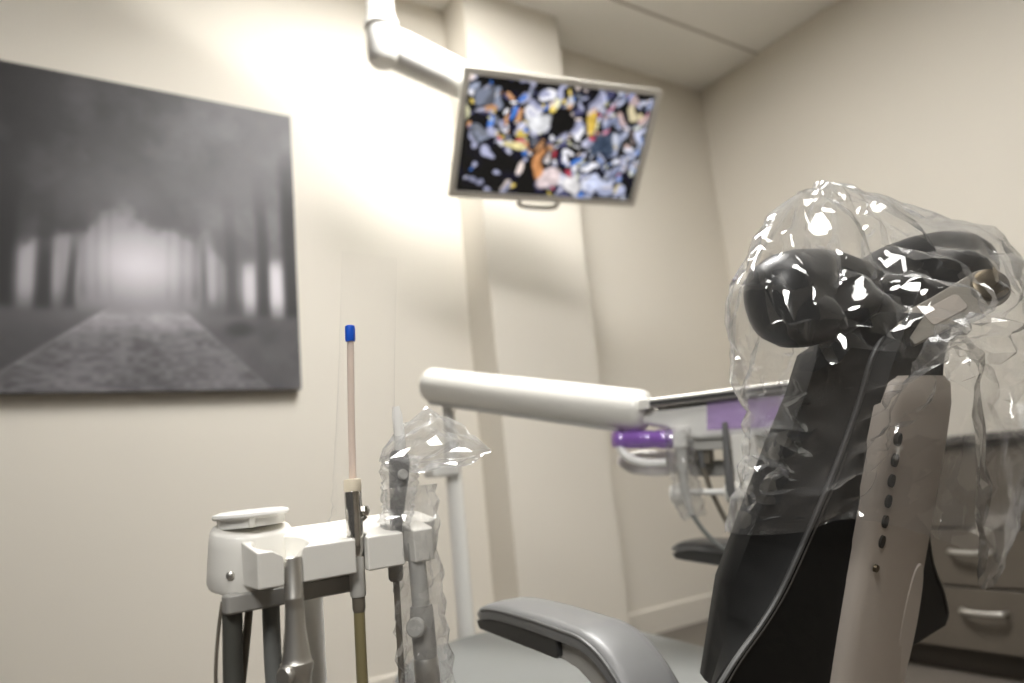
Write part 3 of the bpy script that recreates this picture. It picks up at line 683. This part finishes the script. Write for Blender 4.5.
# instruments hanging from the head
t = thing('scaler_handpiece', 'grey handpiece in a clear sleeve hanging by the purple wrapped grab bar', 'handpiece', tuple(hp_(677, 486, .04)))
MB().add(*tube([hp_(675, 432, .045), hp_(676, 445, .045), hp_(678, 465, .045), hp_(680, 485, .045), hp_(686, 505, .045)], [.010, .0115, .0095, .0085, .006], 16)).build('body', M['lightgrey'], t)
MB().add(*tube([hp_(674.5, 427, .045), hp_(676, 443, .045)], [.013, .014], 16)).build('cap', M['whitegloss'], t)
hose([hp_(686, 504, .045), hp_(697, 520, .04), hp_(712, 534, .03), hp_(735, 545, .0), hp_(770, 548, -.05), hp_(790, 500, -.09)], .0042, 'hose', 'hosegrey', t)
t = thing('turbine_handpiece', 'slim black handpiece standing in the middle of the instrument head', 'handpiece', tuple(hp_(718, 480, .045)))
MB().add(*tube([hp_(714, 419, .05), hp_(714.5, 426, .05), hp_(716, 450, .05), hp_(719, 480, .05), hp_(721, 490, .05)], [.0045, .006, .0065, .0085, .006], 14)).build('body', M['syringe'], t)
hose([hp_(721, 489, .05), hp_(724, 520, .05), hp_(727, 560, .03), hp_(745, 590, -.02), hp_(775, 560, -.09)], .0065, 'hose', 'hosebrown', t)
t = thing('polishing_handpiece', 'taupe handpiece hose looping under the left of the instrument head', 'handpiece', tuple(hp_(692, 450, .0)))
MB().add(*tube([hp_(689, 436, .01), hp_(690, 448, .01), hp_(692, 462, .01)], [.006, .008, .006], 12)).build('body', M['syringe'], t)
hose([hp_(692, 461, .01), hp_(700, 485, .01), hp_(713, 512, .01), hp_(728, 540, .0), hp_(752, 556, -.04), hp_(778, 530, -.08)], .0045, 'hose', 'hosebrown', t)
t = thing('air_handpiece', 'handpiece with tan hose beside the white holder block of the instrument head', 'handpiece', tuple(hp_(728, 490, .01)))
MB().add(*tube([hp_(724, 438, .0), hp_(725, 460, .0), hp_(727, 492, .0)], [.006, .008, .006], 12)).build('body', M['syringe'], t)
hose([hp_(727, 490, .0), hp_(734, 510, .0), hp_(748, 535, -.01), hp_(765, 552, -.04), hp_(785, 530, -.08)], .005, 'hose', 'hosebrown', t)
# sleeve on the left handpiece
def sleeve(path, radii, seed, amp, n=44, k=10, scale=.016, flat=None, cap=False):
    P = smooth_path(path, k); rad = np.interp(np.linspace(0, 1, len(P)), np.linspace(0, 1, len(radii)), radii)
    T, A, B = frames(P); th = np.linspace(0, 2 * PI, n, endpoint=False); rings = []
    for p, r, a, b in zip(P, rad, A, B): rings.append(p + r * (np.cos(th)[:, None] * a + np.sin(th)[:, None] * b))
    V, F = loft(rings, False, cap); C = np.repeat(P, n, 0); D = V - C; D /= np.linalg.norm(D, axis=1)[:, None] + 1e-9
    m = len(P); uu = np.repeat(np.linspace(0, 1, m), n); aa = np.tile(th, m) / (2 * PI)
    wv = vnoise(np.stack([uu * 7, np.cos(aa * 2 * PI) * .8, np.sin(aa * 2 * PI) * .8], -1), seed)
    f = tri(aa * 5 + uu * 3 + 1.4 * wv) * .55 + tri(aa * 2 - uu * 9 + 1.5 * wv) * .45
    return V + D * (f * amp)[:, None], F
V, F = sleeve([hp_(673, 424, .045), hp_(676, 446, .045), hp_(679, 468, .045), hp_(682, 488, .045), hp_(688, 508, .045)], [.016, .019, .018, .021, .016], 31, .009)
o = MB().add(V, F).build('handpiece_sleeve', M['sleeve'], None, sharp=0)
crumple(o, .25, 18, .004, .025, 31)
tag(o, 'clear sleeve around the grey handpiece by the purple wrapped grab bar', 'plastic sleeve')

# ------------------------------------------------------------------ assistant's arm in the foreground
FR = yawframe(84); AO = np.array([.1745, .5908, .6439])    # front lower edge of the holder block
def ap(u, v, z): return AO + FR[0] * u + FR[1] * v + FR[2] * z
au = thing('assistant_arm', "white assistant's instrument holder with solids canister, in the left foreground", 'instrument holder', (.22, .70, 0))
# holder bar: plan outline with slots
def slot(u, w, depth, k=7):
    r = w / 2
    return [(u - r, 0.0), (u - r, depth)] + [(u - r * math.cos(a), depth + r * math.sin(a)) for a in np.linspace(0, PI, k)[1:-1]] + [(u + r, depth), (u + r, 0.0)]
plan = [(-.0356, .0)] + slot(-.0070, .0150, .020) + slot(.0530, .0110, .012) + slot(.0990, .0105, .014) + [(.124, 0), (.127, .004), (.129, .022), (.142, .026), (.149, .034), (.149, .064), (.140, .072), (.10, .070), (.05, .064), (-.0356, .062)]
Vh, Fh = prism(plan, 0, .0280, AO, FR)
loc = (Vh - AO) @ FR.T
topm = loc[:, 2] > .01
Vh[topm] += np.outer(np.clip(loc[topm, 1], 0, .07) * .225, [0, 0, 1])
Vh[~topm] += np.outer(np.clip(loc[~topm, 1], 0, .07) * .05, [0, 0, 1])
holder = MB().add(Vh, Fh).build('holder_bar', M['white'], au)
# funnel-shaped mouths of the slots
cut = MB()
cut.add(*lathe([(.0005, -.02), (.0080, -.019), (.0225, .008), (.0270, .03), (.001, .03)], ap(-.0090, .0250, .0255), (0, -.58, 1)))
cut.add(*lathe([(.0005, -.05), (.0082, -.05), (.0082, .000), (.0105, .010), (.0120, .03), (.001, .03)], ap(.0535, .0140, .0225), (0, 0, 1)))
cut.add(*lathe([(.0005, -.05), (.0080, -.05), (.0080, .000), (.0105, .010), (.0120, .03), (.001, .03)], ap(.0960, .0190, .0225), (0, 0, 1)))
cutter = cut.build('cutter', M['white'], None)
cutter.location = (0, 0, 0)
bo = holder.modifiers.new('cut', 'BOOLEAN'); bo.operation = 'DIFFERENCE'; bo.object = cutter; bo.solver = 'EXACT'
bpy.context.view_layer.update(); bake(holder); bpy.data.objects.remove(cutter)
bm = bmesh.new(); bm.from_mesh(holder.data); bmesh.ops.remove_doubles(bm, verts=bm.verts, dist=.0003)
bmesh.ops.dissolve_limit(bm, angle_limit=R(2), verts=bm.verts, edges=bm.edges); bm.to_mesh(holder.data); bm.free()
holder.data.shade_smooth(); holder.data.set_sharp_from_angle(angle=R(35))
bv = holder.modifiers.new('bevel', 'BEVEL'); bv.width = .0016; bv.segments = 3; bv.use_clamp_overlap = False; bv.miter_outer = 'MITER_ARC'; bv.limit_method = 'ANGLE'; bv.angle_limit = R(45); bv.harden_normals = True
# canister housing
hc = ap(-.0195, .062, .003)
def can_ring(z, r, sq=0.0):
    th = np.linspace(0, 2 * PI, 48, endpoint=False); c, s = np.cos(th), np.sin(th)
    return np.stack([hc[0] + FR[0][0] * r * c * (1 + .10 * (c > 0) * c) + FR[1][0] * r * s * .92, hc[1] + FR[0][1] * r * c + FR[1][1] * r * s * .92, np.full(48, AO[2] + .003 + z) + .006 * s], 1)
house = MB().add(*loft([can_ring(z, r) for z, r in ((-.004, .027), (-.0035, .0335), (0, .0350), (.012, .0345), (.030, .0332), (.040, .0320), (.0432, .0300), (.0442, .024))])).build('canister_housing', M['white'], au, sharp=50)
sp_ = hc + np.array([-.32, -.94, 0]) * .0368 + np.array([0, 0, AO[2] * 0 + .004])
sp_ = np.array([hc[0] - .0215, hc[1] - .0250, AO[2] + .0110])
MB().add(*lathe([(0, .0030), (.0016, .0029), (.0032, .0018), (.0036, 0), (0, -.002)], sp_, (-.62, -.78, 0), 16)).build('screw', M['steel'], house)
lid = MB().add(*lathe([(0, .0), (.0268, 0), (.0275, .006), (.0275, .0072), (.0305, .0075), (.0316, .0092), (.0309, .0114), (.026, .0128), (.012, .0132), (0, .0133)], hc + np.array([.002, .002, .0445]), (-.02, -.03, 1), 48)).build('canister_lid', M['whitegloss'], au, sharp=40)
lc = hc + np.array([.002, .002, .0440])
MB().add(*box(lc + np.array([-.006, -.0275, .0040]), (.0050, .004, .009))).build('lid_clip', M['white'], lid, bevel=.001)
# bar underneath, post and hoses from the canister
bk = MB().add(*prism(rrect(.117, .016, .004, cx=.0, cy=0), .0, .0145, ap(.0075, .034, -.0175), FR)).build('bracket_bar', M['grey'], au, bevel=.002)
MB().add(*box(ap(-.036, .045, -.008), (.020, .02, .012), FR)).build('bracket_foot', M['grey'], au, bevel=.002)
MB().add(*tube([ap(.0555, .12, .012), ap(.0555, .12, -.02), ap(.0555, .12, -.20), ap(.0555, .12, -.625)], [.010, .0125, .0135, .016], 24)).build('post', M['whitegloss'], au)
MB().add(*box(ap(.0555, .09, .012), (.03, .07, .02), FR)).build('post_bracket', M['white'], au, bevel=.004)
MB().add(*lathe([(0, 0), (.15, 0), (.15, .015), (.04, .03), (0, .03)], (ap(.0555, .12, 0)[0], ap(.0555, .12, 0)[1], 0), n=32)).build('post_foot', M['whitegloss'], au)
def droop(u, v, u2, r, name, mat, z0=-.012, u3=None):
    return MB().add(*tube(smooth_path([ap(u, v, z0), ap(u + (u2 - u) * .4, v, z0 - .045), ap(u2, v, z0 - .11), ap(u2 if u3 is None else u3, v + .03, z0 - .25), ap(u2 + .05, v + .10, z0 - .42), ap(u2 + .09, v + .22, -.62)], 6), r, 14)).build(name, M[mat], au)
droop(-.0425, .040, -.0435, .0076, 'hose', 'hosedark')
droop(-.0250, .050, -.0395, .0032, 'hose', 'hosebrown')
droop(-.0095, .046, -.0085, .0070, 'hose', 'hosegrey')
MB().add(*tube(smooth_path([ap(-.0500, .040, -.008), ap(-.0535, .040, -.030), ap(-.0560, .040, -.060), ap(-.0545, .042, -.095), ap(-.05, .06, -.20)], 6), .0014, 8)).build('wire', M['hosebrown'], au)

# 1: polished suction handpiece in the first slot
def lathe_on(o_, prof, n=32, axis=(0, 0, 1)): return lathe(prof, o_, axis, n)
s1 = ap(-.0062, .0035, 0)
t = thing('suction_handpiece', 'polished steel suction handpiece hanging in the left slot of the holder', 'suction handpiece', tuple(s1))
MB().add(*lathe([(.0045, .004), (.0052, .0195), (.0066, .0205), (.0071, .018), (.0071, -.0095), (.0074, -.010), (.0074, -.0115), (.0071, -.012), (.0073, -.020), (.0080, -.032), (.0096, -.046), (.0108, -.054), (.0114, -.0575), (.0122, -.0585), (.0124, -.064), (.0117, -.0665), (.0108, -.072), (.0104, -.13), (.009, -.135), (.0045, -.135)], s1, n=40)).build('body', M['steel'], t)
MB().add(*lathe([(0, -.003), (.007, -.003), (.008, 0), (.008, .003), (.0065, .0045), (0, .0045)], s1 + np.array([-.0095, -.0062, -.0655]), (-.86, -.5, 0), 24)).build('valve_disc', M['steel'], t)
MB().add(*lathe([(0, -.002), (.0032, -.002), (.0036, .0), (0, .001)], s1 + np.array([.0118, -.0025, -.0615]), (1, -.3, 0), 16)).build('pivot_pin', M['steel'], t)
MB().add(*tube(smooth_path([s1 + np.array([0, 0, -.13]), s1 + np.array([0, 0, -.25]), s1 + np.array([.03, .05, -.42]), s1 + np.array([.06, .15, -.60])], 8), .009, 14)).build('hose', M['hosegrey'], t)

# 2: saliva ejector valve and tube
s2 = ap(.0535, .0125, 0)
t = thing('saliva_ejector_valve', 'chrome saliva ejector valve with cream collar in the middle slot of the holder', 'suction valve', tuple(s2))
MB().add(*lathe([(0, .012), (.0050, .012), (.0068, .017), (.0072, .021), (.0074, .0665), (.0070, .0675), (0, .0675)], s2, n=32)).build('body', M['chrome'], t)
MB().add(*lathe([(.0036, .0785), (.0073, .0780), (.0076, .0765), (.0076, .0695), (.0072, .0675), (.0036, .0675)], s2, n=32)).build('collar', M['cream'], t)
MB().add(*lathe([(0, .012), (.0066, .012), (.0068, -.0185), (.0062, -.0205), (0, -.0205)], s2, n=28)).build('lower_sleeve', M['lightgrey'], t)
MB().add(*lathe([(0, -.020), (.0055, -.020), (.0055, -.030), (.0048, -.033), (0, -.033)], s2, n=24)).build('coupling', M['hosebrown'], t)
lv = MB(); lv.add(*lathe([(0, -.0045), (.003, -.004), (.0045, 0), (.003, .004), (0, .0045)], s2 + np.array([.0086, -.0035, .0500]), (0, 0, 1), 16)); lv.add(*lathe([(0, 0), (.0024, 0), (.0022, .005), (0, .005)], s2 + np.array([.0060, -.0025, .0425]), (.6, -.3, .6), 12)); lv.build('lever', M['chrome'], t)
MB().add(*tube(smooth_path([s2 + np.array([0, 0, -.026]), s2 + np.array([-.0005, 0, -.10]), s2 + np.array([0, 0, -.20]), s2 + np.array([.02, .05, -.38]), s2 + np.array([.05, .16, -.60])], 8), .0047, 14)).build('hose', M['hoseolive'], t)
t = thing('saliva_ejector', 'slim clear saliva ejector straw with blue tip, standing in the chrome valve', 'saliva ejector', tuple(s2 + np.array([0, 0, .08])))
et = s2 + np.array([.0058, .001, .2050])
MB().add(*tube([s2 + np.array([0.0005, 0, .074]), s2 + np.array([0.0022, 0, .13]), et], .0031, 16)).build('straw', M['milky'], t)
ed = (et - s2) / np.linalg.norm(et - s2)
MB().add(*lathe([(.001, -.003), (.0041, -.003), (.0047, -.001), (.0047, .0085), (.0043, .0115), (.0030, .0122), (.0020, .010), (.001, .010)], et, ed, 24)).build('tip', M['blue'], t)

# 3: air-water syringe with white nozzle
s3 = ap(.0940, .0185, 0)
t = thing('air_water_syringe', 'dark grey air-water syringe with white nozzle, right of the chrome valve', 'dental syringe', tuple(s3))
MB().add(*loft([s3 + np.array([dx, dy, z]) + np.array([FR[0] * x * w + FR[1] * y * w2 for x, y in rrect(1, 1, .42, 6)]) for z, w, w2, dx, dy in
   ((.004, .0085, .0085, 0, 0), (.030, .0100, .0105, .003, 0), (.052, .0125, .014, .006, 0), (.074, .0165, .018, .0090, 0), (.089, .0185, .019, .0105, 0), (.097, .016, .017, .0105, 0), (.101, .011, .011, .0105, 0))])).build('body', M['syringe'], t)
MB().add(*lathe([(0, .001), (.0045, .001), (.005, .003), (.004, .005), (0, .005)], s3 + np.array([.0085, -.0085, .078]), (-.1, -1, .1), 16)).build('button', M['lightgrey'], t)
MB().add(*tube([s3 + np.array([.0125, 0, .097]), s3 + np.array([.0125, 0, .115]), s3 + np.array([.0115, 0, .134]), s3 + np.array([.0108, 0, .142])], [.0054, .0050, .0048, .0034], 16)).build('nozzle', M['whitegloss'], t)
MB().add(*lathe([(0, .006), (.0066, .006), (.0066, -.012), (.0050, -.0145), (0, -.0145)], s3 + np.array([0, 0, .0]), n=20)).build('coupling', M['grey'], t)
MB().add(*tube(smooth_path([s3 + np.array([0, 0, -.012]), s3 + np.array([-.0005, 0, -.09]), s3 + np.array([-.002, 0, -.18]), s3 + np.array([.02, .05, -.38]), s3 + np.array([.05, .16, -.60])], 8), .0028, 12)).build('hose', M['hosebrown'], t)

# 4: second suction handpiece, bagged
s4 = ap(.1120, .010, -.008)
t = thing('suction_handpiece', 'grey suction handpiece in a crinkled clear sleeve at the right end of the holder', 'suction handpiece', tuple(s4))
ax4 = np.array([.003, -.006, -.25]); ax4 /= np.linalg.norm(ax4)
def a4(s): return s4 + ax4 * s
MB().add(*tube([a4(-.025), a4(-.02), a4(.03), a4(.05)], [.0078, .0078, .0080, .0090], 20)).build('barrel', M['lightgrey'], t)
MB().add(*tube([a4(.030), a4(.034), a4(.070), a4(.074)], [.0095, .0105, .0105, .010], 20)).build('valve_body', M['grey'], t)
MB().add(*tube([a4(.074), a4(.076), a4(.098), a4(.100)], [.0105, .0112, .0112, .0100], 20)).build('collar', M['steel'], t)
MB().add(*tube([a4(.100), a4(.12), a4(.16)], [.0098, .0095, .009], 20)).build('hose_end', M['grey'], t)
MB().add(*lathe([(0, -.003), (.0075, -.003), (.0085, -.001), (.0085, .003), (.007, .0045), (0, .0048)], a4(.046) + np.array([-.010, -.008, 0]), (-.75, -.65, .1), 24)).build('valve_disc', M['lightgrey'], t)
MB().add(*tube(smooth_path([a4(.155), a4(.22), a4(.30) + np.array([.02, .08, -.1]), a4(.36) + np.array([.03, .18, -.25])], 8), .009, 14)).build('hose', M['hosegrey'], t)

# sleeves in the foreground
V, F = sleeve([a4(-.075), a4(-.04), a4(-.01), a4(.02), a4(.05), a4(.08), a4(.11), a4(.15), a4(.19)], [.020, .0165, .0155, .0165, .019, .0185, .016, .0145, .016], 41, .0075, n=72, k=14, scale=.017)
o = MB().add(V, F).build('crinkled_sleeve', M['sleeve'], None, sharp=0)
crumple(o, .14, 18, .003, .019, 41)
tag(o, 'crinkled clear plastic sleeve around the grey suction handpiece, right end of holder', 'plastic sleeve')
hx = s3 + np.array([.0120, 0, .089])
def bagtail():
    path = [s3 + np.array([.003, 0, .028]), s3 + np.array([.007, 0, .060]), s3 + np.array([.0115, 0, .096])]
    V1, F1 = sleeve(path, [.0120, .0135, .0150], 51, .006, n=64, k=16, scale=.013)
    # flared tail: flattened bag end pointing right
    prof = [(-.016, .006, .000, .007), (-.006, .017, .002, .014), (.012, .028, .009, .018), (.034, .033, .014, .018), (.052, .024, .010, .013), (.078, .013, .004, .008), (.106, .0015, .000, .001)]
    th = np.linspace(0, 2 * PI, 64, endpoint=False); rings = []
    for u in np.linspace(prof[0][0], prof[-1][0], 60):
        hz, cz, ry = (np.interp(u, [p[0] for p in prof], [p[k] for p in prof]) for k in (1, 2, 3))
        rings.append(hx + FR[0] * u + np.cos(th)[:, None] * FR[1] * ry + (np.sin(th) * hz * .62 + cz + .006)[:, None] * FR[2])
    V2, F2 = loft(rings, True, True)
    C = np.repeat(np.array([r.mean(0) for r in rings]), 64, 0); D = V2 - C; D /= np.linalg.norm(D, axis=1)[:, None] + 1e-9
    uu = np.repeat(np.linspace(0, 1, 60), 64); aa = np.tile(th, 60) / (2 * PI)
    V2 = V2 + D * ((tri(aa * 7 + .9 * vnoise(np.stack([uu * 4, aa * 0, aa * 0 + 3], -1), 9)) * .0075 + tri(aa * 3 - uu * 1.6) * .006) * np.sin(PI * np.clip(uu * .9 + .1, 0, 1)))[:, None]
    return V1, F1, V2, F2
V1, F1, V2, F2 = bagtail()
o = MB().add(V1, F1).add(V2, F2).build('syringe_sleeve', M['sleeve'], None, sharp=0)
crumple(o, .11, 16, .003, .022, 61, (.7, 1, 1))
tag(o, 'clear plastic sleeve over the syringe head, its loose end flared to the right', 'plastic sleeve')
# tall thin sleeve around the saliva ejector
def tall_sleeve():
    n = 60; zs_ = np.linspace(.036, .290, 60); th = np.linspace(0, 2 * PI, n, endpoint=False); rings = []
    for z in zs_:
        k = (z - .036) / .254; hw = .0300 - .0005 * k + .004 * math.exp(-((z - .042) / .012) ** 2); hd = .013 * (1 - k) + .0022
        cu = .0105 + .0230 * k
        rings.append(s2 + FR[0] * (np.cos(th)[:, None] * hw + cu) + FR[1] * (np.sin(th)[:, None] * hd + .004 + .004 * np.sin(3 * th + k * 3)[:, None] * (1 - k)) + FR[2] * z)
    V, F = loft(rings, False, False); C = np.repeat(np.array([r.mean(0) for r in rings]), n, 0); D = V - C; D /= np.linalg.norm(D, axis=1)[:, None]
    zr = V[:, 2] - s2[2]
    amp = .010 * np.exp(-((zr - .036) / .03) ** 2) + .0008
    return V + D * ((facets(V, .016, 71) - .4) * amp)[:, None], F
V, F = tall_sleeve()
o = MB().add(V, F).build('clear_sleeve', M['thinsleeve'], None, sharp=0)
tag(o, 'tall faint clear sleeve standing around the blue-tipped saliva ejector straw', 'plastic sleeve')

# ------------------------------------------------------------------ light, camera, output
ol = bpy.data.lights.new('foreground_fill', 'AREA'); oo = bpy.data.objects.new('foreground_fill', ol); COL.objects.link(oo)  # unseen lamp added to fill the foreground and put glints on the film
ol.shape = 'DISK'; ol.size = .55; ol.energy = 2.2; ol.spread = R(62); ol.color = (1, .985, .95)
oo.location = (-.50, -.30, 1.95)
oo.rotation_euler = (Vector((.55, .75, .70)) - Vector(oo.location)).to_track_quat('-Z', 'Y').to_euler()
w = bpy.data.worlds.new('world'); SC.world = w; w.use_nodes = True
w.node_tree.nodes['Background'].inputs[0].default_value = (1, .96, .9, 1); w.node_tree.nodes['Background'].inputs[1].default_value = .07

cam = bpy.data.cameras.new('camera'); co = bpy.data.objects.new('camera', cam); COL.objects.link(co); SC.camera = co
f_, pitch, roll, yaw = 709.68, R(10.791), R(-5.636), R(33.883)
d = np.array([math.sin(yaw) * math.cos(pitch), math.cos(yaw) * math.cos(pitch), math.sin(pitch)])
r0 = np.array([math.cos(yaw), -math.sin(yaw), 0]); u0 = np.cross(r0, d)
r_ = math.cos(roll) * r0 + math.sin(roll) * u0; u_ = -math.sin(roll) * r0 + math.cos(roll) * u0
co.matrix_world = Matrix(((r_[0], u_[0], -d[0], 0), (r_[1], u_[1], -d[1], 0), (r_[2], u_[2], -d[2], EYE), (0, 0, 0, 1)))
cam.sensor_width = 36; cam.lens = f_ / 1024 * 36; cam.clip_start = .02
cam.dof.use_dof = True; cam.dof.focus_distance = .68; cam.dof.aperture_fstop = 3.2

vs = SC.view_settings; SC.display_settings.display_device = 'sRGB'
vs.view_transform = 'Standard'; vs.look = 'None'; vs.exposure = 0.34; vs.gamma = 1.0; vs.use_curve_mapping = False
cy = SC.cycles
cy.max_bounces = 14; cy.diffuse_bounces = 6; cy.glossy_bounces = 6; cy.transparent_max_bounces = 40; cy.transmission_bounces = 8
cy.use_denoising = True; cy.sample_clamp_indirect = 8; cy.caustics_reflective = False; cy.caustics_refractive = False
